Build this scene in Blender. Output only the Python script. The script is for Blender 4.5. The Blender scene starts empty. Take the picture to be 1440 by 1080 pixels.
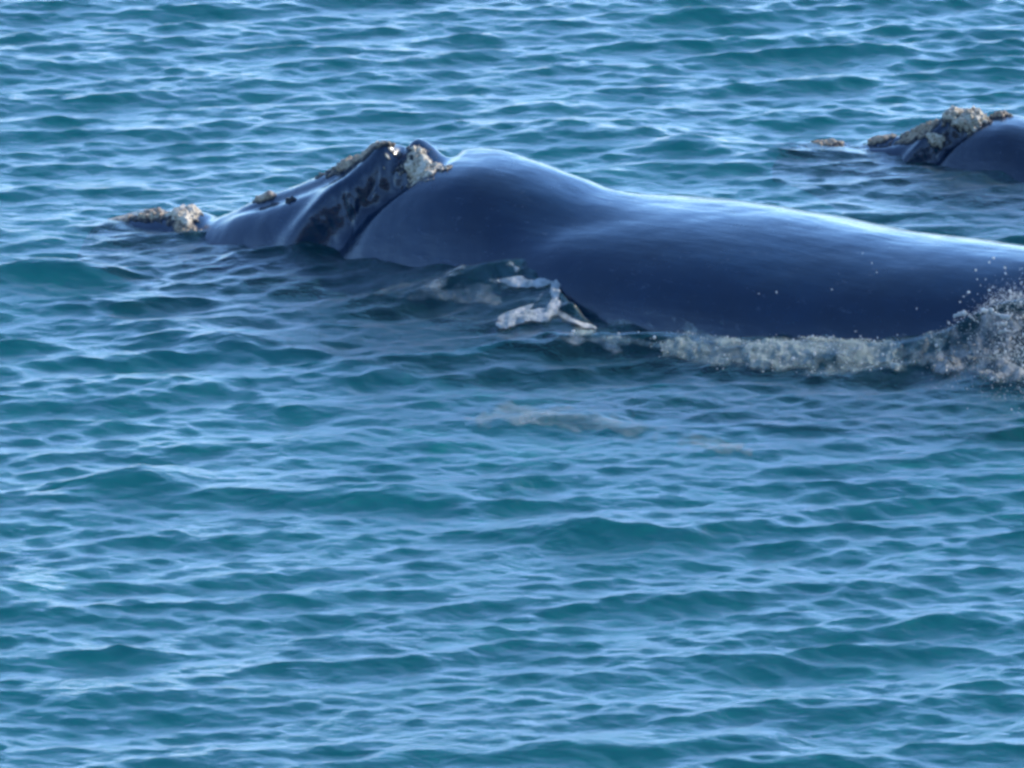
import bpy, math, random
import numpy as np

rng = np.random.default_rng(11)
random.seed(11)
R = math.radians
scene = bpy.context.scene
COL = scene.collection

# ------------------------------------------------------------------ camera
DIST = 124.0
PITCH = R(15.0)
CAM = np.array([0.0, -DIST * math.cos(PITCH), DIST * math.sin(PITCH)])
FWD = np.array([0.0, math.cos(PITCH), -math.sin(PITCH)])
RGT = np.array([1.0, 0.0, 0.0])
UPV = np.cross(RGT, FWD)
PXF = 125.0 * DIST                       # focal length in photo pixels (1440 wide)
cam_data = bpy.data.cameras.new('camera')
cam_data.sensor_width = 36.0
cam_data.lens = 36.0 * PXF / 1440.0
cam_data.clip_start = 1.0
cam_data.clip_end = 30000.0
cam = bpy.data.objects.new('camera', cam_data)
COL.objects.link(cam)
cam.location = CAM
cam.rotation_euler = (math.pi / 2 - PITCH, 0, 0)
scene.camera = cam

# ------------------------------------------------------------------ sky and sun
SUN_EL = R(30.0)
SUN_AZ = R(62.0)          # clockwise from +Y (away from the camera) towards +X (right)
world = bpy.data.worlds.new('World')
scene.world = world
world.use_nodes = True
wn = world.node_tree.nodes
wl = world.node_tree.links
wn.clear()
sky = wn.new('ShaderNodeTexSky')
sky.sky_type = 'NISHITA'
sky.sun_disc = False
sky.sun_elevation = SUN_EL
sky.sun_rotation = SUN_AZ
sky.altitude = 500
sky.air_density = 1.0
sky.dust_density = 0.0
sky.ozone_density = 6.8
bg = wn.new('ShaderNodeBackground')
bg.inputs['Strength'].default_value = 0.15
wo = wn.new('ShaderNodeOutputWorld')
wl.new(sky.outputs[0], bg.inputs['Color'])
wl.new(bg.outputs[0], wo.inputs['Surface'])

sun_data = bpy.data.lights.new('sun', 'SUN')
sun_data.energy = 2.0
sun_data.angle = R(0.5)
sun_data.color = (1.0, 0.90, 0.74)
sun = bpy.data.objects.new('sun', sun_data)
COL.objects.link(sun)
sun.rotation_euler = (math.pi / 2 - SUN_EL, 0, -SUN_AZ + math.pi)
sun.location = (60, 30, 60)

vs = scene.view_settings
vs.view_transform = 'Standard'
vs.look = 'None'
vs.gamma = 1.0
vs.use_curve_mapping = False
vs.exposure = 1.7
scene.cycles.filter_width = 3.0
scene.cycles.transparent_max_bounces = 16


# ------------------------------------------------------------------ helpers
def gp(px, py, z=0.0):
    """world point at height z under a pixel of the photograph (used to lay things out)"""
    d = FWD + RGT * (px - 720) / PXF + UPV * (540 - py) / PXF
    t = (z - CAM[2]) / d[2]
    return CAM + t * d


def project(P):
    Q = P - CAM
    dz = Q @ FWD
    return 720 + PXF * (Q @ RGT) / dz, 540 - PXF * (Q @ UPV) / dz


def smooth(a, b, x):
    t = np.clip((x - a) / (b - a), 0, 1)
    return t * t * (3 - 2 * t)


_perm = np.random.default_rng(5).permutation(256)
_perm = np.concatenate([_perm, _perm, _perm])
_grad = np.random.default_rng(6).normal(size=(256, 3))
_grad /= np.linalg.norm(_grad, axis=1)[:, None]


def perlin(x, y, z=0.0):
    x, y, z = np.broadcast_arrays(np.asarray(x, float), np.asarray(y, float), np.asarray(z, float))
    xi, yi, zi = np.floor(x).astype(int), np.floor(y).astype(int), np.floor(z).astype(int)
    xf, yf, zf = x - xi, y - yi, z - zi
    u, v, w = (t * t * t * (t * (t * 6 - 15) + 10) for t in (xf, yf, zf))
    xi &= 255; yi &= 255; zi &= 255
    out = 0
    for i in (0, 1):
        for j in (0, 1):
            for k in (0, 1):
                h = _perm[_perm[_perm[(xi + i) & 255] + ((yi + j) & 255)] + ((zi + k) & 255)]
                g = _grad[h]
                dot = g[..., 0] * (xf - i) + g[..., 1] * (yf - j) + g[..., 2] * (zf - k)
                out = out + dot * (u if i else 1 - u) * (v if j else 1 - v) * (w if k else 1 - w)
    return out * 1.5


def fbm(x, y, z=0.0, octv=4, gain=0.5):
    a, s, f = 1.0, 0.0, 1.0
    for _ in range(octv):
        s = s + a * perlin(x * f, y * f, z * f + 7.3 * _)
        a *= gain
        f *= 2.03
    return s


def billow(x, y, z=0.0, octv=3):
    a, s, f = 1.0, 0.0, 1.0
    for _ in range(octv):
        s = s + a * (3.0 * np.abs(perlin(x * f, y * f, z * f + 3.1 * _)) - 0.35)
        a *= 0.5
        f *= 2.1
    return s / 1.75


def mesh_obj(name, verts, faces, mat, parent=None, attrs=None, smooth_shade=True):
    me = bpy.data.meshes.new(name)
    verts = np.asarray(verts, np.float32)
    faces = np.asarray(faces, np.int32)
    nf, k = faces.shape
    me.vertices.add(len(verts))
    me.vertices.foreach_set('co', verts.ravel())
    me.loops.add(nf * k)
    me.loops.foreach_set('vertex_index', faces.ravel())
    me.polygons.add(nf)
    me.polygons.foreach_set('loop_start', np.arange(0, nf * k, k, dtype=np.int32))
    me.polygons.foreach_set('loop_total', np.full(nf, k, np.int32))
    me.update(calc_edges=True)
    if smooth_shade:
        me.polygons.foreach_set('use_smooth', np.ones(nf, bool))
    if attrs:
        for an, av in attrs.items():
            a = me.attributes.new(an, 'FLOAT', 'POINT')
            a.data.foreach_set('value', np.asarray(av, np.float32).ravel())
    me.materials.append(mat)
    o = bpy.data.objects.new(name, me)
    COL.objects.link(o)
    if parent:
        o.parent = parent
    return o


def grid_faces(nu, nv, wrap_v=False):
    i = np.arange(nu - 1)[:, None]
    j = np.arange(nv if wrap_v else nv - 1)[None, :]
    j2 = (j + 1) % nv
    return np.stack([i * nv + j, (i + 1) * nv + j, (i + 1) * nv + j2, i * nv + j2], -1).reshape(-1, 4)


def cull(verts, faces, keep_v, attrs):
    kf = keep_v[faces].any(1)
    faces = faces[kf]
    used = np.unique(faces)
    remap = np.full(len(verts), -1)
    remap[used] = np.arange(len(used))
    return verts[used], remap[faces], {k: v[used] for k, v in attrs.items()}


class Nodes:
    def __init__(self, name):
        self.m = bpy.data.materials.new(name)
        self.m.use_nodes = True
        self.t = self.m.node_tree
        self.t.nodes.clear()
        self.out = self.t.nodes.new('ShaderNodeOutputMaterial')

    def n(self, kind, **kw):
        nd = self.t.nodes.new('ShaderNode' + kind)
        for k, v in kw.items():
            if k in nd.bl_rna.properties and k not in nd.inputs:
                setattr(nd, k, v)
            else:
                self.set(nd, k, v)
        return nd

    def set(self, nd, key, v):
        s = nd.inputs[key]
        if isinstance(v, bpy.types.NodeSocket):
            self.t.links.new(v, s)
        else:
            s.default_value = v

    def math(self, op, a, b=0.0, clamp=False):
        nd = self.t.nodes.new('ShaderNodeMath')
        nd.operation = op
        nd.use_clamp = clamp
        self.set(nd, 0, a)
        self.set(nd, 1, b)
        return nd.outputs[0]

    def coord(self, scale=(1, 1, 1), kind='Object', rot=(0, 0, 0)):
        tc = self.t.nodes.new('ShaderNodeTexCoord')
        mp = self.t.nodes.new('ShaderNodeMapping')
        mp.inputs['Scale'].default_value = scale
        mp.inputs['Rotation'].default_value = rot
        self.t.links.new(tc.outputs[kind], mp.inputs[0])
        return mp.outputs[0]

    def noise(self, vec, scale, detail=3, rough=0.5, dist=0.0):
        nd = self.t.nodes.new('ShaderNodeTexNoise')
        self.set(nd, 'Vector', vec)
        nd.inputs['Scale'].default_value = scale
        nd.inputs['Detail'].default_value = detail
        nd.inputs['Roughness'].default_value = rough
        nd.inputs['Distortion'].default_value = dist
        return nd.outputs['Fac']

    def ramp(self, fac, stops, colour=False):
        nd = self.t.nodes.new('ShaderNodeValToRGB')
        self.set(nd, 'Fac', fac)
        el = nd.color_ramp.elements
        while len(el) < len(stops):
            el.new(0.5)
        for e, (p, c) in zip(el, stops):
            e.position = p
            e.color = c if colour else (c, c, c, 1)
        return nd.outputs[0]

    def mix(self, fac, a, b):
        nd = self.t.nodes.new('ShaderNodeMixShader')
        self.set(nd, 0, fac)
        self.t.links.new(a, nd.inputs[1])
        self.t.links.new(b, nd.inputs[2])
        return nd.outputs[0]

    def bump(self, h, strength, dist, normal=None):
        nd = self.t.nodes.new('ShaderNodeBump')
        nd.inputs['Strength'].default_value = strength
        nd.inputs['Distance'].default_value = dist
        self.set(nd, 'Height', h)
        if normal is not None:
            self.set(nd, 'Normal', normal)
        return nd.outputs[0]

    def attr(self, name):
        nd = self.t.nodes.new('ShaderNodeAttribute')
        nd.attribute_name = name
        return nd.outputs['Fac']

    def done(self, surf):
        self.t.links.new(surf, self.out.inputs['Surface'])
        return self.m


# ------------------------------------------------------------------ materials
def mat_water():
    N = Nodes('sea_water')
    v1 = N.coord((1.0, 1.7, 1.0), rot=(0, 0, R(12)))
    v2 = N.coord((1.0, 1.5, 1.0), rot=(0, 0, R(-24)))
    n1 = N.noise(v1, 3.6, 4, 0.55, 0.4)
    n2 = N.noise(v2, 9.0, 3, 0.55, 0.3)
    b = N.bump(n1, 1.0, 0.040)
    b = N.bump(n2, 1.0, 0.009, b)
    fr = N.n('Fresnel', IOR=1.34, Normal=b).outputs[0]
    gl = N.n('BsdfGlossy', Color=(1, 1, 1, 1), Roughness=0.25, Normal=b).outputs[0]
    df = N.n('BsdfDiffuse', Color=WATER_TEAL, Normal=b).outputs[0]
    tr = N.n('BsdfTransparent', Color=(0.62, 0.86, 0.88, 1)).outputs[0]
    rf = N.n('BsdfRefraction', Color=(0.75, 0.93, 0.94, 1), Roughness=0.08, IOR=1.33, Normal=b).outputs[0]
    body = N.mix(WATER_TURBID, N.mix(0.45, tr, rf), df)
    return N.done(N.mix(fr, body, gl))


WATER_TEAL = (0.008, 0.125, 0.115, 1)
WATER_TURBID = 0.13


def mat_deep():
    N = Nodes('deep_water')
    v = N.coord()
    c = N.ramp(N.noise(v, 0.25, 3), [(0.3, (0.016, 0.255, 0.225, 1)), (0.7, (0.020, 0.310, 0.270, 1))], True)
    return N.done(N.n('BsdfDiffuse', Color=c).outputs[0])


def mat_skin(name, tint):
    N = Nodes(name)
    v = N.coord()
    vs_ = N.coord((0.35, 1.6, 1.6))
    big = N.noise(v, 1.1, 4, 0.6)
    fine = N.noise(v, 14, 4, 0.6)
    streak = N.noise(vs_, 9, 4, 0.65, 0.6)
    col = N.ramp(big, [(0.3, tuple(c * 0.75 for c in tint) + (1,)), (0.7, tuple(c * 1.3 for c in tint) + (1,))], True)
    # pale scratches and sloughing skin
    sc = N.ramp(N.math('MULTIPLY', streak, fine), [(0.335, 0.0), (0.42, 1.0)])
    mixc = N.n('MixRGB', blend_type='MIX', Fac=N.math('MULTIPLY', sc, 0.22), Color1=col, Color2=(0.11, 0.12, 0.14, 1)).outputs[0]
    rough = N.ramp(N.noise(v, 5, 4, 0.6), [(0.3, 0.15), (0.7, 0.28)])
    b = N.bump(fine, 0.5, 0.006)
    b = N.bump(N.noise(vs_, 3.2, 4, 0.6), 0.6, 0.02, b)
    p = N.n('BsdfPrincipled', **{'Base Color': mixc, 'Roughness': rough, 'IOR': 1.5, 'Normal': b})
    p.inputs['Coat Weight'].default_value = 0.35
    p.inputs['Coat Roughness'].default_value = 0.14
    p.inputs['Coat IOR'].default_value = 1.33
    return N.done(p.outputs[0])


def mat_callosity(name, pale, mid, dark, skin=(0.012, 0.013, 0.016)):
    N = Nodes(name)
    v = N.coord()
    n1 = N.noise(v, 9, 5, 0.65)
    n2 = N.noise(v, 30, 5, 0.7)
    f = N.math('ADD', N.math('MULTIPLY', n1, 0.5), N.math('MULTIPLY', n2, 0.5))
    c = N.ramp(f, [(0.40, dark + (1,)), (0.48, mid + (1,)), (0.57, pale + (1,))], True)
    # the patch thins out into bare skin at its rim
    rim = N.math('ADD', N.attr('cover'), N.math('MULTIPLY', N.math('SUBTRACT', N.noise(v, 20, 4, 0.65), 0.5), 1.6))
    rim = N.ramp(rim, [(0.25, 0.0), (0.6, 1.0)])
    c = N.n('MixRGB', blend_type='MIX', Fac=rim, Color1=skin + (1,), Color2=c).outputs[0]
    b = N.bump(n2, 1.0, 0.02)
    p = N.n('BsdfPrincipled', **{'Base Color': c, 'Roughness': 0.4, 'Normal': b})
    return N.done(p.outputs[0])


def mat_foam(name, col=(0.78, 0.78, 0.74), lace=9.0, dense=0.5, gain=4.0):
    """bubbly foam: white where thick, lacy and open where thin (vertex value 'foam')"""
    N = Nodes(name)
    v = N.coord()
    at = N.attr('foam')
    nz = N.math('ADD', N.math('MULTIPLY', N.noise(v, lace, 5, 0.68, 0.5), 0.7), N.math('MULTIPLY', N.noise(v, lace * 4.2, 3, 0.6), 0.3))
    # alpha = clamp((foam*1.25 - noise) / width)
    a = N.math('SUBTRACT', N.math('MULTIPLY', at, 1.15), nz)
    a = N.math('MULTIPLY', N.math('ADD', a, 0.08), gain, clamp=True)
    a = N.math('MULTIPLY', a, dense)
    b = N.bump(N.noise(v, lace * 3, 4, 0.65), 1.0, 0.03)
    c = N.ramp(N.noise(v, 9, 5, 0.7), [(0.38, (col[0] * 0.42, col[1] * 0.48, col[2] * 0.48, 1)), (0.62, col + (1,))], True)
    df = N.n('BsdfDiffuse', Color=c, Normal=b).outputs[0]
    tl = N.n('BsdfTranslucent', Color=col + (1,), Normal=b).outputs[0]
    gl = N.n('BsdfGlossy', Color=(1, 1, 1, 1), Roughness=0.12, Normal=b).outputs[0]
    body = N.mix(0.35, df, tl)
    body = N.mix(0.05, body, gl)
    tr = N.n('BsdfTransparent').outputs[0]
    return N.done(N.mix(a, tr, body))


def mat_drops():
    N = Nodes('spray_drops')
    df = N.n('BsdfDiffuse', Color=(0.72, 0.70, 0.64, 1)).outputs[0]
    tl = N.n('BsdfTranslucent', Color=(0.76, 0.73, 0.66, 1)).outputs[0]
    gl = N.n('BsdfGlossy', Color=(1, 1, 1, 1), Roughness=0.06).outputs[0]
    fr = N.n('Fresnel', IOR=1.6).outputs[0]
    return N.done(N.mix(fr, N.mix(0.5, df, tl), gl))


M_WATER = mat_water()
M_DEEP = mat_deep()
M_SKIN = mat_skin('wet_whale_skin', (0.001, 0.012, 0.030))
M_SKIN2 = mat_skin('wet_whale_skin_young', (0.0015, 0.010, 0.024))
M_CAL_PALE = mat_callosity('callosity_pale', (0.62, 0.54, 0.40), (0.44, 0.35, 0.23), (0.17, 0.12, 0.07))
M_CAL_BROWN = mat_callosity('callosity_brown', (0.42, 0.33, 0.21), (0.25, 0.17, 0.095), (0.08, 0.05, 0.03))
M_CAL_DARK = mat_callosity('callosity_dark', (0.018, 0.016, 0.020), (0.009, 0.010, 0.015), (0.004, 0.006, 0.011), (0.004, 0.006, 0.010))
M_FOAM = mat_foam('foam_thick', (0.70, 0.68, 0.62), 9.0, 0.93, 2.2)
M_FOAM_BOW = mat_foam('foam_bow_wave', (0.46, 0.53, 0.46), 12.0, 0.66, 1.9)
M_FOAM_SPLASH = mat_foam('foam_splash', (0.47, 0.46, 0.42), 13.0, 0.85, 2.6)
M_FOAM_THIN = mat_foam('foam_thin', (0.50, 0.52, 0.47), 4.0, 0.5, 1.7)
M_FOAM_FILM = mat_foam('foam_film', (0.50, 0.54, 0.49), 2.6, 0.5, 1.5)
M_DROPS = mat_drops()

# ------------------------------------------------------------------ whale axis (needed for the water as well)
_a = gp(200, 300, 0.1)
_b = gp(1440, 352, 0.9)
W1_O = np.array([_a[0], _a[1], 0.0])
W1_A = np.array([_b[0] - _a[0], _b[1] - _a[1], 0.0])
W1_A /= np.linalg.norm(W1_A)
W1_N = np.array([W1_A[1], -W1_A[0], 0.0])           # towards the camera side
W1_YAW = math.atan2(W1_A[1], W1_A[0])


def sd_of(X, Y):
    dx, dy = X - W1_O[0], Y - W1_O[1]
    return dx * W1_A[0] + dy * W1_A[1], dx * W1_N[0] + dy * W1_N[1]


# ------------------------------------------------------------------ the sea surface
NW = 210
lam = np.exp(rng.uniform(math.log(0.20), math.log(4.2), NW))
kk = 2 * np.pi / lam
spread = rng.normal(0, 1, NW) * (0.36 + 0.16 * (lam < 0.6))
wdir = R(-82) + spread                                # wind sea running towards the camera
KX, KY = kk * np.cos(wdir), kk * np.sin(wdir)
slope = 0.020 * np.exp(-0.5 * (np.log(lam / 0.66) / 0.72) ** 2) + 0.003
AMP = slope / kk * rng.rayleigh(0.9, NW)
PHI = rng.uniform(0, 2 * np.pi, NW)


def poly_dist(X, Y, pts):
    """distance to a polyline, signed side and interpolated third value"""
    best = np.full(X.shape, 1e9)
    val = np.zeros(X.shape)
    side = np.zeros(X.shape)
    for (x0, y0, v0), (x1, y1, v1) in zip(pts[:-1], pts[1:]):
        ex, ey = x1 - x0, y1 - y0
        L2 = ex * ex + ey * ey
        t = np.clip(((X - x0) * ex + (Y - y0) * ey) / L2, 0, 1)
        dx, dy = X - (x0 + t * ex), Y - (y0 + t * ey)
        d = np.hypot(dx, dy)
        m = d < best
        best = np.where(m, d, best)
        val = np.where(m, v0 + t * (v1 - v0), val)
        side = np.where(m, np.sign(ex * dy - ey * dx), side)
    return best, side, val


def ground_line(pix):
    out = []
    for px, py, z in pix:
        g = gp(px, py, z)
        out.append((g[0], g[1], z))
    return out


BOW = ground_line([(660, 492, 0.02), (720, 478, 0.16), (780, 468, 0.24), (870, 472, 0.20), (960, 482, 0.22), (1060, 488, 0.22),
                   (1150, 484, 0.26), (1230, 486, 0.20), (1320, 478, 0.28), (1400, 440, 0.55), (1480, 430, 0.6), (1560, 470, 0.3)])
RIDGES = [  # single steep waves that the photograph shows: pixels of the crest, height, width
    ([(-60, 374, 0.16), (60, 368, 0.18), (140, 378, 0.10)], 0.26),
    ([(240, 470, 0.08), (330, 462, 0.18), (430, 474, 0.08)], 0.26),
    ([(720, 592, 0.0), (850, 584, 0.09), (900, 590, 0.0)], 0.2),
    ([(470, 508, 0.05), (560, 496, 0.11), (650, 506, 0.05)], 0.22),
    ([(560, 1052, 0.06), (800, 1044, 0.12), (1060, 1026, 0.08)], 0.34),
    ([(120, 676, 0.08), (200, 664, 0.16), (290, 684, 0.06)], 0.28),
    ([(700, 744, 0.06), (840, 730, 0.16), (960, 744, 0.06)], 0.28),
    ([(400, 690, 0.08), (540, 690, 0.12), (700, 682, 0.06)], 0.28),
    ([(700, 185, 0.05), (800, 170, 0.15), (880, 186, 0.05)], 0.3),
    ([(880, 205, 0.05), (960, 190, 0.17), (1050, 210, 0.06)], 0.3),
    ([(-20, 830, 0.16), (50, 840, 0.14), (110, 850, 0.06)], 0.3),
]
RIDGES = [(ground_line(p), s) for p, s in RIDGES]
WALL_A = sd_of(*gp(790, 396, 0.42)[:2])
WALL_B = sd_of(*gp(800, 456, 0.12)[:2])
SPR = gp(1420, 500, 0.3)


def mounds(X, Y):
    s, d = sd_of(X, Y)
    z = np.zeros(X.shape)
    # water heaped along the near side of the head and neck, ending at the breaking edge
    t = (d - WALL_A[1]) / (WALL_B[1] - WALL_A[1])
    edge = WALL_A[0] + np.clip(t, -0.3, 1.6) * (WALL_B[0] - WALL_A[0]) + 0.10 * perlin(d * 2.3, 0.5) + 0.03 * np.sin(d * 9)
    along = smooth(0.4, 2.8, s) * (1 - smooth(-0.02, 0.32, s - edge))
    rise = 0.17 + 0.25 * smooth(3.2, 5.6, s)
    across = np.exp(-0.5 * (np.maximum(d - 1.35, 0) / 0.62) ** 2) * smooth(-0.9, 0.6, d)
    z += rise * along * across
    z += 0.10 * (0.55 + 0.9 * perlin(d * 3.7, 2.5)) * np.exp(-((s - edge - 0.06) / 0.11) ** 2) * across * smooth(0.7, 1.1, d)
    # bow wave thrown along the flank
    q, side, v = poly_dist(X, Y, BOW)
    w = np.where(side < 0, 0.30, 0.55)
    z += v * np.exp(-0.5 * (q / w) ** 2)
    # the heap under the splash
    z += 0.22 * np.exp(-0.5 * (((X - SPR[0]) / 0.7) ** 2 + ((Y - SPR[1]) / 0.6) ** 2))
    for line, wd in RIDGES:
        q, side, v = poly_dist(X, Y, line)
        w = np.where(side < 0, 0.7, 1.3) * wd
        z += v * np.exp(-0.5 * (q / w) ** 2)
    return z


def sea(X, Y, sx=None, sy=None):
    """displaced sea surface at base coordinates; sx, sy = local grid spacing"""
    dX = np.zeros(X.shape)
    dY = np.zeros(X.shape)
    Z = np.zeros(X.shape)
    # gusts: patches of rougher and calmer water
    gust = 1.0 + 0.35 * perlin(X * 0.16, Y * 0.09, 2.2)
    s, d = sd_of(X, Y)
    near = np.exp(-0.5 * ((d - 0.9) / 1.3) ** 2) * smooth(-0.5, 1.5, s) * (1 - smooth(11.5, 13, s))
    damp = 1 + 0.45 * near
    for i in range(NW):
        A = AMP[i]
        if sx is not None:
            A = A * smooth(2.2, 4.0, lam[i] / np.maximum(np.abs(math.cos(wdir[i])) * sx, np.abs(math.sin(wdir[i])) * sy))
        ph = KX[i] * X + KY[i] * Y + PHI[i]
        c, sn = np.cos(ph), np.sin(ph)
        Z += A * c
        dX -= 0.85 * A * math.cos(wdir[i]) * sn
        dY -= 0.85 * A * math.sin(wdir[i]) * sn
    g = gust * damp
    far = 1 - smooth(80, 400, np.hypot(X, Y))
    return X + dX * g, Y + dY * g, Z * g + mounds(X, Y) * far


def axis(lo, hi, step, limit, ratio=1.13):
    core = list(np.arange(lo, hi + step / 2, step))
    up, st, x = [], step, core[-1]
    while x < limit:
        st *= ratio
        x += st
        up.append(x)
    dn, st, x = [], step, core[0]
    while x > -limit:
        st *= ratio
        x -= st
        dn.append(x)
    return np.array(dn[::-1] + core + up)


def build_sea():
    xs = axis(-8.6, 8.6, 0.030, 4000)
    ys = axis(-17.5, 24.0, 0.036, 4000)
    sx, sy = np.gradient(xs), np.gradient(ys)
    X, Y = np.meshgrid(xs, ys, indexing='ij')
    SX, SY = np.meshgrid(sx, sy, indexing='ij')
    x, y, z = sea(X, Y, SX, SY)
    o = mesh_obj('sea', np.stack([x, y, z], -1).reshape(-1, 3), grid_faces(len(xs), len(ys)), M_WATER)
    o['kind'] = 'structure'
    xs = np.array([-4200, -200, -60, -20, 0, 20, 60, 200, 4200.0])
    X, Y = np.meshgrid(xs, xs, indexing='ij')
    o = mesh_obj('deep_water', np.stack([X, Y, X * 0 - 1.0], -1).reshape(-1, 3), grid_faces(9, 9), M_DEEP)
    o['kind'] = 'structure'


# ------------------------------------------------------------------ unseen coast, added to keep the bright horizon from reflecting in the whale
def mat_unseen_coast():
    N = Nodes('unseen_coast_scrub')
    v = N.coord()
    c = N.ramp(N.noise(v, 0.06, 6, 0.65), [(0.35, (0.045, 0.050, 0.022, 1)), (0.5, (0.085, 0.080, 0.040, 1)), (0.68, (0.17, 0.14, 0.09, 1))], True)
    b = N.bump(N.noise(v, 0.5, 5, 0.7), 1.0, 0.6)
    return N.done(N.n('BsdfPrincipled', **{'Base Color': c, 'Roughness': 0.9, 'Normal': b}).outputs[0])


def build_unseen_coast():
    xs = np.linspace(-1500, 1500, 240)
    t = np.linspace(0, 1, 90)
    ys = -106.0 - 900.0 * t ** 2.2
    X, Y = np.meshgrid(xs, ys, indexing='ij')
    back = -106.0 - Y                                     # metres inland
    shore = 9 * fbm(X * 0.012, 0.3, 0.0, 4) * smooth(15, 80, np.abs(X))
    b = back - np.maximum(shore, -4) * 1.0
    cliff = 29.5 * smooth(0.0, 11.0, b) - 3.0
    hills = 70 * smooth(15, 420, b) * (0.75 + 0.5 * fbm(X * 0.004, Y * 0.004, 3.0, 4))
    rough = 1.2 * fbm(X * 0.08, Y * 0.08, 1.0, 4) * smooth(14, 40, np.hypot(X, back - 14))
    Z = cliff + hills + rough
    o = mesh_obj('unseen_headland', np.stack([X, Y, Z], -1).reshape(-1, 3), grid_faces(len(xs), len(ys)), mat_unseen_coast())
    o['kind'] = 'structure'


# ------------------------------------------------------------------ whales
def tab(s, pts):
    """smooth (monotone cubic) interpolation of a table"""
    xs = np.array([p[0] for p in pts], float)
    ys = np.array([p[1] for p in pts], float)
    h = np.diff(xs)
    dl = np.diff(ys) / h
    m = np.zeros(len(xs))
    m[1:-1] = np.where(dl[:-1] * dl[1:] > 0, 2 * dl[:-1] * dl[1:] / (dl[:-1] + dl[1:] + 1e-12), 0)
    m[0], m[-1] = dl[0], dl[-1]
    i = np.clip(np.searchsorted(xs, s) - 1, 0, len(xs) - 2)
    t = np.clip((s - xs[i]) / h[i], 0, 1)
    return ((1 + 2 * t) * (1 - t) ** 2 * ys[i] + t * (1 - t) ** 2 * h[i] * m[i]
            + t * t * (3 - 2 * t) * ys[i + 1] + t * t * (t - 1) * h[i] * m[i + 1])


HEAD_Z = [(-0.85, -0.45), (-0.65, -0.14), (-0.35, -0.01), (0.0, 0.08), (0.4, 0.15), (0.66, 0.19), (0.90, 0.13), (1.15, 0.22), (1.45, 0.40), (1.9, 0.60), (2.2, 0.74), (2.5, 0.89),
          (2.8, 1.04), (3.1, 1.14), (3.4, 1.22), (3.8, 1.20), (4.2, 1.08), (5.0, 0.8)]
HEAD_W = [(-0.85, 0.05), (-0.5, 0.28), (0.0, 0.44), (0.5, 0.56), (1.0, 0.72), (1.6, 0.92), (2.2, 1.05), (3.0, 1.12), (3.6, 1.12), (4.2, 1.10), (5.0, 1.1)]
BODY_Z = [(2.6, 0.2), (3.0, 0.50), (3.5, 0.98), (3.8, 1.10), (4.14, 1.19), (4.6, 1.24), (5.0, 1.215), (5.5, 1.10), (6.0, 0.985), (6.5, 0.955), (7.4, 0.945), (8.35, 0.92),
          (9.3, 0.89), (10.2, 0.875), (11.4, 0.85), (12.4, 0.65), (13.4, 0.2), (14.6, -0.35), (16.0, -0.75)]
BODY_W = [(2.6, 1.0), (3.3, 1.28), (4.1, 1.50), (5.0, 1.68), (6.0, 1.92), (7.2, 2.08), (8.5, 2.05), (10.0, 1.78), (11.4, 1.48), (13.0, 1.0), (14.6, 0.5), (16.0, 0.10)]
BODY_C = [(-0.85, -0.5), (2.0, -0.6), (5.0, -0.72), (9.0, -0.75), (12.0, -0.7), (16.0, -0.8)]


NOSE = 0.0


def bump2(s, th, s0, t0, rs, rt):
    return np.exp(-0.5 * (((s - s0) / rs) ** 2 + ((th - t0) / rt) ** 2))


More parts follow.
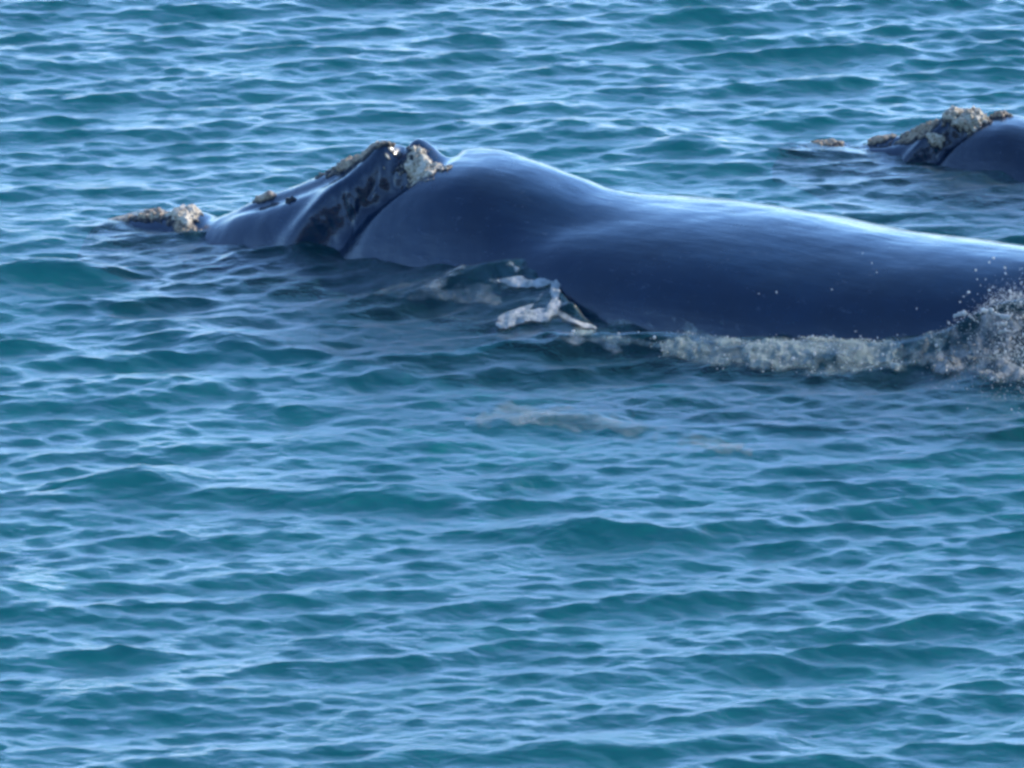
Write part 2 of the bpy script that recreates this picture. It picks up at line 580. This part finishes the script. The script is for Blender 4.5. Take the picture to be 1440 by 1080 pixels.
def body_fn(s, th):
    """local surface point; th = angle from the ridge (0), positive towards the animal's left side (camera side)"""
    s, th = np.broadcast_arrays(np.asarray(s, float), np.asarray(th, float))
    c = tab(s, BODY_C)
    up = np.cos(th)
    sd = np.sin(th)
    a = np.abs(th)
    # collar: the neck roll that overlaps the head, swept forward down the sides
    sc = 4.00 - 1.26 * smooth(0.05, 1.25, a)
    k = smooth(-0.17, 0.20, s - sc)

    def ring(zr, w, bot, pinch):
        top = zr - c
        hh = np.where(up > 0, top, bot)
        ee = np.where(up > 0, pinch, 1.0)
        return np.sign(sd) * w * np.abs(sd) ** 1.0, c + hh * np.sign(up) * np.abs(up) ** ee

    yh, zh = ring(tab(s, HEAD_Z), tab(s, HEAD_W), 0.12 + 1.4 * smooth(-0.6, 3.2, s), 0.80 + 0.45 * smooth(2.6, 3.4, s))
    yb, zb = ring(tab(s, BODY_Z), tab(s, BODY_W), 1.45 * (1 - 0.9 * smooth(9, 16, s)), 0.95 - 0.33 * smooth(5.0, 6.6, s))
    # head modelling: groove between the rostrum and the lip, lip roll, blowhole mounds
    hd = smooth(1.0, 1.9, s) * (1 - smooth(3.6, 4.2, s))
    sv = 3.18 - 0.62 * smooth(0.25, 1.2, a)
    g = -0.25 * smooth(-0.15, 0.50, s - sv) * smooth(0.12, 0.5, a)
    g += 0.07 * np.exp(-0.5 * ((s - sv + 0.12) / 0.14) ** 2) * smooth(0.15, 0.5, a)
    g += -0.06 * hd * np.exp(-0.5 * ((a - 0.34) / 0.10) ** 2) * (1 - smooth(2.7, 3.1, s))
    g += 0.18 * bump2(s, th, 3.28, 0.20, 0.15, 0.14) + 0.16 * bump2(s, th, 3.62, -0.10, 0.17, 0.14)
    # dark knobbly skin in the fold below the blowhole
    fold = np.exp(-0.5 * ((th - 0.53 + 0.68 * (s - 3.25)) / 0.11) ** 2 - 0.5 * ((s - 3.24) / 0.24) ** 2)
    g += 0.065 * fold * (3.2 * np.abs(perlin(s * 5.2 + 1.3, th * 6.1, 0.4)) + 0.5 * perlin(s * 14, th * 15, 2.0))
    g -= 0.10 * bump2(s, th, 3.47, 0.06, 0.05, 0.22)
    yh = yh + g * sd
    zh = zh + g * up
    zh = zh + NOSE * (1 - smooth(0.5, 2.4, s)) * smooth(0.0, 0.6, up)
    # far shoulder of the neck, soft muscle on the back
    al = 1.12 - 0.52 * (s - 4.7)
    gb = 0.14 * bump2(s, th, 4.05, -0.46, 0.40, 0.20)
    on = smooth(3.6, 4.6, s) * (1 - smooth(5.9, 7.2, s)) * smooth(0.12, 0.55, a)
    gb = gb - 0.07 * on * np.exp(-0.5 * ((a - al) / 0.36) ** 2) + 0.06 * on * np.exp(-0.5 * ((a - al - 0.45) / 0.26) ** 2)
    gb += 0.04 * bump2(s, a, 4.6, 0.5, 0.5, 0.22)
    gb += 0.02 * np.sin(s * 1.7 + 2 * a) * smooth(5.5, 7, s)
    yb = yb + gb * sd
    zb = zb + gb * up
    y = yh * (1 - k) + yb * k
    z = zh * (1 - k) + zb * k
    return np.stack([s, -y, z], -1)


def body_normal(s, th, e=0.01):
    p = body_fn(s, th)
    a = body_fn(s + e, th) - p
    b = body_fn(s, th + e) - p
    n = np.cross(a, b)
    n /= np.linalg.norm(n, axis=-1)[..., None] + 1e-9
    flip = np.sign((n * np.stack([0 * s, p[..., 1], p[..., 2] - tab(s, BODY_C)], -1)).sum(-1))
    return n * np.where(flip == 0, 1, flip)[..., None]


class Whale:
    def __init__(self, name, origin, yaw, scale, roll_z, label, mat, group=None):
        self.o = bpy.data.objects.new(name, None)
        COL.objects.link(self.o)
        self.o.empty_display_size = 0.5
        self.o.location = (origin[0], origin[1], roll_z)
        self.o.rotation_euler = (0, 0, yaw)
        self.o.scale = (scale,) * 3
        self.o['label'] = label
        self.o['category'] = 'whale'
        self.org = np.array([origin[0], origin[1], roll_z])
        self.sc = scale
        c, s = math.cos(yaw), math.sin(yaw)
        self.rot = np.array([[c, -s, 0], [s, c, 0], [0, 0, 1]])
        ss = np.concatenate([np.linspace(-0.85, 5.2, 440), np.linspace(5.2, 16.0, 200)[1:]])
        tt = np.linspace(-math.pi, math.pi, 361)[:-1]
        S, T = np.meshgrid(ss, tt, indexing='ij')
        P = body_fn(S, T)
        nrm = body_normal(S, T)
        # small irregularities of the skin
        P = P + nrm * (0.012 * fbm(S * 1.3, P[..., 1] * 1.3, P[..., 2] * 1.3, 3))[..., None]
        V = P.reshape(-1, 3)
        nv = len(tt)
        F = grid_faces(len(ss), nv, True)
        # end caps
        caps = []
        V = np.concatenate([V, P[0].mean(0)[None], P[-1].mean(0)[None]])
        a, b = len(V) - 2, len(V) - 1
        j = np.arange(0, nv, 2)
        c0 = np.stack([np.full(len(j), a), j, (j + 1) % nv, (j + 2) % nv], -1)
        base = (len(ss) - 1) * nv
        c1 = np.stack([np.full(len(j), b), base + (j + 2) % nv, base + (j + 1) % nv, base + j], -1)
        F = np.concatenate([F, c0, c1])
        self.body = mesh_obj('body', V, F, mat, self.o)
        self.S, self.T, self.P = S, T, self.to_world(P)

    def to_world(self, P):
        return (P * self.sc) @ self.rot.T + self.org

    def at(self, px, py):
        """surface parameters (s, th) of the visible skin point nearest to a pixel"""
        x, y = project(self.P)
        q = (x - px) ** 2 + (y - py) ** 2
        depth = (self.P - CAM) @ FWD
        near = q < q.min() + 30
        i = np.argmin(np.where(near, depth, 1e9))
        return self.S.ravel()[i], self.T.ravel()[i]

    def callosity(self, s0, t0, rs, rt, height, mat, rot=0.0, lump=7.0, seed=0.0, name='callosity', n=84, label=None, ragged=0.42):
        u = np.linspace(-1.25, 1.25, n)
        U, V = np.meshgrid(u, u, indexing='ij')
        c, sn = math.cos(rot), math.sin(rot)
        S = s0 + rs * (U * c - V * sn)
        r0 = max(0.35, np.linalg.norm(body_fn(s0, t0)[1:] - np.array([0, tab(np.array(s0), BODY_C)])))
        T = t0 + (rt * (U * sn * (1 / 1) + V * c)) / r0 if rot == 0 else t0 + (rs * U * sn + rt * V * c) / r0
        if rot != 0:
            S = s0 + rs * U * c - rt * V * sn
        P = body_fn(S, T)
        N_ = body_normal(S, T)
        q = P * lump
        rad = np.hypot(U, V) + ragged * fbm(q[..., 0] * 0.6 + seed, q[..., 1] * 0.6, q[..., 2] * 0.6, 4, 0.6)
        m = 1 - smooth(0.40, 1.0, rad)
        bl = billow(q[..., 0] + seed, q[..., 1], q[..., 2], 3)
        h = m * height * (0.55 + 0.42 * np.clip(bl, -0.4, 1)) - 0.02 * (1 - smooth(0.0, 0.12, m))
        P = P + N_ * h[..., None]
        verts, faces, at = cull(P.reshape(-1, 3), grid_faces(n, n), (m > 0.01).ravel(), {'cover': m.ravel()})
        o = mesh_obj(name, verts, faces, mat, self.o, at)
        if label:
            o['label'] = label
        return o


def build_whale_one():
    w = Whale('right_whale', W1_O, W1_YAW, 1.0, 0.0,
              'huge glossy dark right whale with white callosity patch behind its blowholes, foam along its flank', M_SKIN)
    # bonnet at the tip of the snout, awash
    for px, py, rs, rt, h, m, sd in ((258, 294, 0.26, 0.34, 0.085, M_CAL_PALE, 1.0), (215, 295, 0.30, 0.32, 0.075, M_CAL_BROWN, 1.5), (165, 297, 0.30, 0.26, 0.035, M_CAL_BROWN, 1.9), (262, 316, 0.24, 0.14, 0.045, M_CAL_BROWN, 1.2)):
        s, t = w.at(px, py); w.callosity(s, t, rs, rt, h, m, seed=sd, lump=9.0, n=110)
    s, t = w.at(372, 270); w.callosity(s, t, 0.17, 0.12, 0.07, M_CAL_BROWN, seed=2.2)
    s, t = w.at(497, 224); w.callosity(s, t - 0.02, 0.50, 0.27, 0.08, M_CAL_BROWN, seed=3.1, lump=11, n=130, label='long brown callosity along the rostrum ridge')
    s, t = w.at(592, 232); w.callosity(s, t, 0.34, 0.42, 0.06, M_CAL_PALE, rot=-0.5, seed=4.7, lump=12, n=140, label='large cream white callosity behind the blowholes')
    s, t = w.at(407, 278); w.callosity(s, t, 0.075, 0.05, 0.07, M_CAL_DARK, seed=6.1, n=40)
    for px, py, r in ((548, 218, 0.028), (553, 210, 0.022), (541, 231, 0.012)):
        s, t = w.at(px, py); w.callosity(s, t, r, r, 0.02, M_CAL_PALE, seed=px, n=24)
    return w


def build_whale_two():
    global NOSE
    NOSE = 0.20
    sc = 0.58
    yaw = W1_YAW + R(2)
    g = gp(1140, 196, 0.0)
    w = Whale('right_whale', g, yaw, sc, -0.225,
              'smaller right whale with brown callosities, only its head showing behind the big whale', M_SKIN2)
    w.callosity(0.3, 0.1, 0.55, 0.42, 0.09, M_CAL_BROWN, seed=11.0, lump=9, n=110)
    s, t = w.at(1232, 178); w.callosity(s, t, 0.40, 0.30, 0.09, M_CAL_BROWN, seed=12.0, lump=9, n=110)
    s, t = w.at(1292, 182); w.callosity(s, t, 0.62, 0.46, 0.11, M_CAL_BROWN, seed=13.0, lump=9, n=110)
    s, t = w.at(1312, 190); w.callosity(s, t, 0.22, 0.2, 0.120, M_CAL_PALE, seed=14.0, lump=9, n=110)
    s, t = w.at(1355, 160); w.callosity(s, t, 0.60, 0.50, 0.15, M_CAL_PALE, seed=15.0, lump=9, n=110)
    s, t = w.at(1400, 158); w.callosity(s, t, 0.34, 0.20, 0.12, M_CAL_BROWN, seed=16.0, lump=9, n=110)
    NOSE = 0.0
    return w


# ------------------------------------------------------------------ foam and spray
def poly_sd(X, Y, poly):
    """signed distance to a polygon, positive inside"""
    n = len(poly)
    best = np.full(X.shape, 1e9)
    inside = np.zeros(X.shape, bool)
    for i in range(n):
        x0, y0 = poly[i]
        x1, y1 = poly[(i + 1) % n]
        ex, ey = x1 - x0, y1 - y0
        t = np.clip(((X - x0) * ex + (Y - y0) * ey) / (ex * ex + ey * ey), 0, 1)
        best = np.minimum(best, np.hypot(X - x0 - t * ex, Y - y0 - t * ey))
        cond = ((y0 > Y) != (y1 > Y))
        xi = x0 + (Y - y0) / (y1 - y0 + 1e-12) * ex
        inside ^= cond & (X < xi)
    return np.where(inside, best, -best)


def grid_on_sea(px0, px1, py0, py1, step):
    c = [gp(px, py) for px in (px0, px1) for py in (py0, py1)]
    xs, ys = [p[0] for p in c], [p[1] for p in c]
    X, Y = np.meshgrid(np.arange(min(xs) - 0.2, max(xs) + 0.2, step), np.arange(min(ys) - 2.2, max(ys) + 0.2, step * 1.3), indexing='ij')
    x, y, z = sea(X, Y, 0.030, 0.036)
    qx, qy = project(np.stack([x, y, z], -1))
    return X, Y, x, y, z, qx, qy


def foam_patch(name, mat, poly=None, lines=(), soft=10.0, edge=8.0, top=1.0, lump=0.03, lscale=9.0, step=0.016, streak=None, cut=None, label=None):
    """a skin of foam lying on the sea; the outline is found by looking at the sea surface along the photograph's rays"""
    pts = list(poly or []) + [p[:2] for l in lines for p in l]
    px = [p[0] for p in pts]
    py = [p[1] for p in pts]
    X, Y, x, y, z, qx, qy = grid_on_sea(min(px) - 20, max(px) + 20, min(py) - 15, max(py) + 15, step)
    wob = edge * fbm(X * 3.2, Y * 2.2, 1.7, 4)
    m = np.zeros(X.shape)
    if poly:
        m = smooth(0.0, soft, poly_sd(qx, qy, poly) + wob)
    for l in lines:
        q, _, w = poly_dist(qx, qy, l)
        m = np.maximum(m, smooth(0.0, soft, w - q + wob))
    m = m * top
    if streak:
        m = m * smooth(-0.25, 0.4, fbm(X * streak[0] + Y * streak[2], Y * streak[1], 4.1, 3))
    m = m * (0.82 + 0.5 * fbm(X * 2.1, Y * 1.6, 8.8, 4, 0.6))
    if cut is not None:
        m = m * cut(qx, qy)
    bl = fbm(X * lscale, Y * lscale, 0.7, 4, 0.6)
    z = z + 0.012 + lump * np.clip(m, 0, 1) * np.clip(0.6 + bl, 0.0, 1.8)
    V, F, A = cull(np.stack([x, y, z], -1).reshape(-1, 3), grid_faces(*X.shape), (m > 0.02).ravel(), {'foam': m.ravel()})
    o = mesh_obj(name, V, F, mat, None, A)
    o['kind'] = 'stuff'
    if label:
        o['label'] = label
        o['category'] = 'foam'
    return o


def ico(level=1):
    t = (1 + 5 ** 0.5) / 2
    v = np.array([(-1, t, 0), (1, t, 0), (-1, -t, 0), (1, -t, 0), (0, -1, t), (0, 1, t), (0, -1, -t), (0, 1, -t), (t, 0, -1), (t, 0, 1), (-t, 0, -1), (-t, 0, 1)], float)
    f = [(0, 11, 5), (0, 5, 1), (0, 1, 7), (0, 7, 10), (0, 10, 11), (1, 5, 9), (5, 11, 4), (11, 10, 2), (10, 7, 6), (7, 1, 8),
         (3, 9, 4), (3, 4, 2), (3, 2, 6), (3, 6, 8), (3, 8, 9), (4, 9, 5), (2, 4, 11), (6, 2, 10), (8, 6, 7), (9, 8, 1)]
    return v / np.linalg.norm(v[0]), np.array(f)


ICO_V, ICO_F = ico()


def drops(name, centres, radii, mat, stretch=None, label=None):
    n = len(centres)
    V = ICO_V[None] * radii[:, None, None]
    if stretch:                     # drawn out along the way each drop flies
        dr = rng.normal(size=(n, 3)) * 0.5 + np.array([-0.5, -0.1, 0.7])
        dr /= np.linalg.norm(dr, axis=1)[:, None]
        V = V + (V @ dr[:, :, None]) * dr[:, None, :] * (rng.uniform(0, stretch, n))[:, None, None]
    V = V * (1 + 0.25 * rng.normal(size=(n, 1, 3)).clip(-1.5, 1.5)) + centres[:, None]
    F = ICO_F[None] + (np.arange(n) * 12)[:, None, None]
    o = mesh_obj(name, V.reshape(-1, 3), F.reshape(-1, 3), mat)
    o['kind'] = 'stuff'
    if label:
        o['label'] = label
        o['category'] = 'spray'
    return o


def sea_z(X, Y):
    x, y, z = sea(np.asarray(X, float), np.asarray(Y, float))
    return z


def build_foam():
    # breaking edge of the heaped water by the neck
    foam_patch('foam', M_FOAM, lines=[[(690, 396, 5), (720, 399, 10), (752, 402, 12), (776, 397, 11), (786, 402, 10)],
                                      [(780, 400, 12), (781, 420, 12), (778, 438, 13)],
                                      [(768, 408, 4), (752, 428, 6), (730, 440, 11), (705, 450, 10)],
                                      [(782, 438, 8), (768, 446, 13), (730, 448, 15), (704, 458, 11)],
                                      [(782, 440, 7), (810, 455, 6), (838, 464, 5)],
                                      [(700, 380, 3), (718, 372, 5), (727, 382, 6)]],
               soft=9, edge=5, top=1.12, lump=0.03, lscale=7, label='white foam on the breaking edge beside the whale neck')
    # streaks of foam over the heaped water left of the edge
    foam_patch('foam_streaks', M_FOAM_THIN, poly=[(560, 392), (640, 364), (735, 362), (740, 395), (700, 445), (590, 440), (470, 415)],
               soft=16, edge=10, top=0.9, lump=0.012, streak=(1.4, 4.2, 1.2), label='thin streaks of foam over the swell by the neck')
    # veil of foam on the dark wave, then the long foaming bow wave
    foam_patch('foam_streaks', M_FOAM_THIN, poly=[(740, 478), (800, 462), (870, 468), (880, 500), (820, 508), (740, 500)],
               soft=12, edge=12, top=0.8, lump=0.01, streak=(2.0, 3.0, 1.0), label='torn foam veil on the dark wave below the neck')
    bow = foam_patch('foam', M_FOAM_BOW, poly=[(800, 456), (850, 462), (900, 464), (960, 466), (1060, 470), (1110, 466), (1160, 462), (1180, 466), (1260, 470), (1340, 466), (1340, 522),
                                         (1200, 530), (1090, 536), (1000, 528), (930, 514), (870, 496), (800, 474)],
               soft=20, edge=12, lump=0.03, lscale=10, top=0.96, label='pale foaming bow wave along the whale flank')
    foam_patch('foam', M_FOAM_SPLASH, poly=[(1240, 488), (1320, 476), (1345, 450), (1380, 425), (1440, 405), (1540, 400), (1540, 560), (1420, 556), (1350, 545), (1260, 522)],
               soft=34, edge=22, lump=0.09, lscale=8, top=0.80, cut=lambda qx, qy: smooth(0.7, 1.2, np.hypot((qx - 1442) / 20, (qy - 494) / 28)),
               label='churned foam under the splash beside the whale flank')
    # faint foam floating in front
    foam_patch('foam_film', M_FOAM_FILM, poly=[(640, 580), (720, 560), (800, 570), (880, 580), (960, 596), (1080, 624), (1060, 648), (960, 636), (860, 616), (740, 612), (650, 606)],
               soft=16, edge=14, lump=0.002, top=0.8, step=0.025, label='faint film of old foam drifting on the water')
    foam_patch('foam_film', M_FOAM_FILM, poly=[(565, 500), (625, 488), (630, 500), (580, 506)], soft=8, edge=6, lump=0.002, top=0.9, step=0.02,
               label='small smear of foam below the swell')
    # foam round the bonnet
    foam_patch('foam', M_FOAM_THIN, poly=[(120, 296), (200, 290), (285, 300), (300, 322), (240, 330), (160, 318)],
               soft=14, edge=10, lump=0.02, top=0.7, label='foam washing over the snout of the big whale')

    # thin broken wash where the water laps the head and neck
    foam_patch('foam_streaks', M_FOAM_THIN, lines=[[(300, 326, 2), (350, 334, 2), (420, 344, 3), (470, 350, 4), (495, 354, 4), (560, 362, 3), (640, 368, 3), (700, 372, 3)]],
               soft=5, edge=6, top=0.75, lump=0.006, streak=(2.4, 3.0, 1.0), label='thin broken wash lapping the head and neck of the big whale')

    # splash at the flank: drops thrown up, thickest near the water
    for n, r0, hgt, sig in ((5200, 0.0028, 0.075, 0.35), (480, 0.0062, 0.105, 0.45)):
        px = 1436 - np.abs(rng.normal(0, 46, n)) + rng.uniform(-10, 80, n)
        up = rng.gamma(1.2, hgt, n) * np.clip((px - 1300) / 110, 0.05, 1)
        C = np.array([gp(a, b, .25) for a, b in zip(px, rng.normal(482, 24, n))])
        C[:, 2] = sea_z(C[:, 0], C[:, 1]) + up
        rad = np.exp(rng.normal(math.log(r0), sig, n))
        drops('spray', C, rad, M_DROPS, stretch=1.6,
              label='fine mist of the splash against the whale flank' if r0 < 0.005 else 'white drops of the splash thrown up against the whale flank')
    # torn ropes of water in the splash
    C, rad = [], []
    for line in ([(1343, 444, 3.0), (1350, 442, 2.2), (1358, 439, 3.2)], [(1358, 440, 1.0), (1366, 446, 1.4), (1376, 453, 1.0)], [(1384, 438, 3.0), (1387, 437, 3)],
                 [(1392, 436, 2), (1402, 443, 2.2), (1414, 446, 3.4), (1420, 443, 2.5)], [(1396, 456, 1.5), (1408, 455, 2.6), (1416, 457, 1.5)],
                 [(1404, 468, 1.5), (1416, 465, 2.5), (1424, 466, 1.5)]):
        for (x0, y0, r0), (x1, y1, r1) in zip(line[:-1], line[1:]):
            k = max(2, int(math.hypot(x1 - x0, y1 - y0) / 0.8))
            for i in range(k):
                t = i / k
                py = y0 + t * (y1 - y0) + rng.normal(0, 0.9)
                C.append(gp(x0 + t * (x1 - x0) + rng.normal(0, 0.9), py, 0.28 + (495 - py) / 121.0))
                rad.append((r0 + t * (r1 - r0)) / 125 * rng.uniform(0.35, 0.95))
    drops('spray', np.array(C), np.array(rad), M_DROPS, stretch=1.3, label='torn ropes of white water at the top of the splash')
    # beads of water along the bow wave
    me = bow.data
    co = np.empty(len(me.vertices) * 3, np.float32)
    me.vertices.foreach_get('co', co)
    co = co.reshape(-1, 3).astype(float)
    fv = np.empty(len(me.vertices), np.float32)
    me.attributes['foam'].data.foreach_get('value', fv)
    qx, qy = project(co)
    wgt = np.clip(fv, 0, 1) ** 2 * np.exp(-0.5 * ((qx - 1090) / 130) ** 2) + 0.08 * np.clip(fv, 0, 1)
    pick = rng.choice(len(co), 650, p=wgt / wgt.sum())
    C = co[pick] + rng.normal(0, 0.006, (650, 3)) + np.array([0, 0, 0.004])
    drops('spray', C, np.exp(rng.normal(math.log(0.0052), 0.5, 650)), M_DROPS, label='glinting beads of water in the foaming bow wave')
    # smears of foam clinging to the lower flank
    w = whale1
    S, T = np.meshgrid(np.arange(5.9, 9.2, 0.012), np.arange(0.75, 1.5, 0.008), indexing='ij')
    P = body_fn(S, T) + body_normal(S, T) * 0.016
    W = w.to_world(P)
    qx, qy = project(W)
    m = smooth(0.10, 0.5, fbm((S + T * 1.0) * 2.4, (T - 0.25 * S) * 11, 5.0, 4)) * smooth(0, 25, poly_sd(qx, qy, [(795, 470), (810, 440), (900, 425), (1030, 440), (1040, 500), (900, 500)]))
    V, F, A = cull(W.reshape(-1, 3), grid_faces(*S.shape), (m > 0.02).ravel(), {'foam': (m * 0.8).ravel()})
    o = mesh_obj('foam_smears', V, F, M_FOAM_THIN, None, A)
    o['kind'] = 'stuff'
    o['label'] = 'smears of foam clinging to the lower flank above the bow wave'
    o['category'] = 'foam'
    # single drops in front of the flank
    pts = [(1213, 356), (1226, 370), (1233, 383), (1170, 407), (1092, 411), (1067, 413), (1289, 434), (1210, 473), (1234, 475), (1262, 471), (1310, 474), (1203, 466),
           (1372, 380), (1391, 369), (1386, 393), (1374, 393), (1406, 408), (1409, 422), (1391, 408), (1355, 417), (1350, 425), (1334, 454), (1388, 431), (1375, 429), (1362, 411), (1425, 418), (1435, 425), (1397, 363)]
    C = []
    for a, b in pts:
        h = 0.25 + (490 - b) / 121.0
        g = gp(a, b, h)
        C.append(g)
    drops('spray', np.array(C), rng.uniform(0.007, 0.016, len(pts)), M_DROPS, label='single drops flying in front of the dark flank')


build_sea()
build_unseen_coast()
whale1 = build_whale_one()
whale2 = build_whale_two()
build_foam()
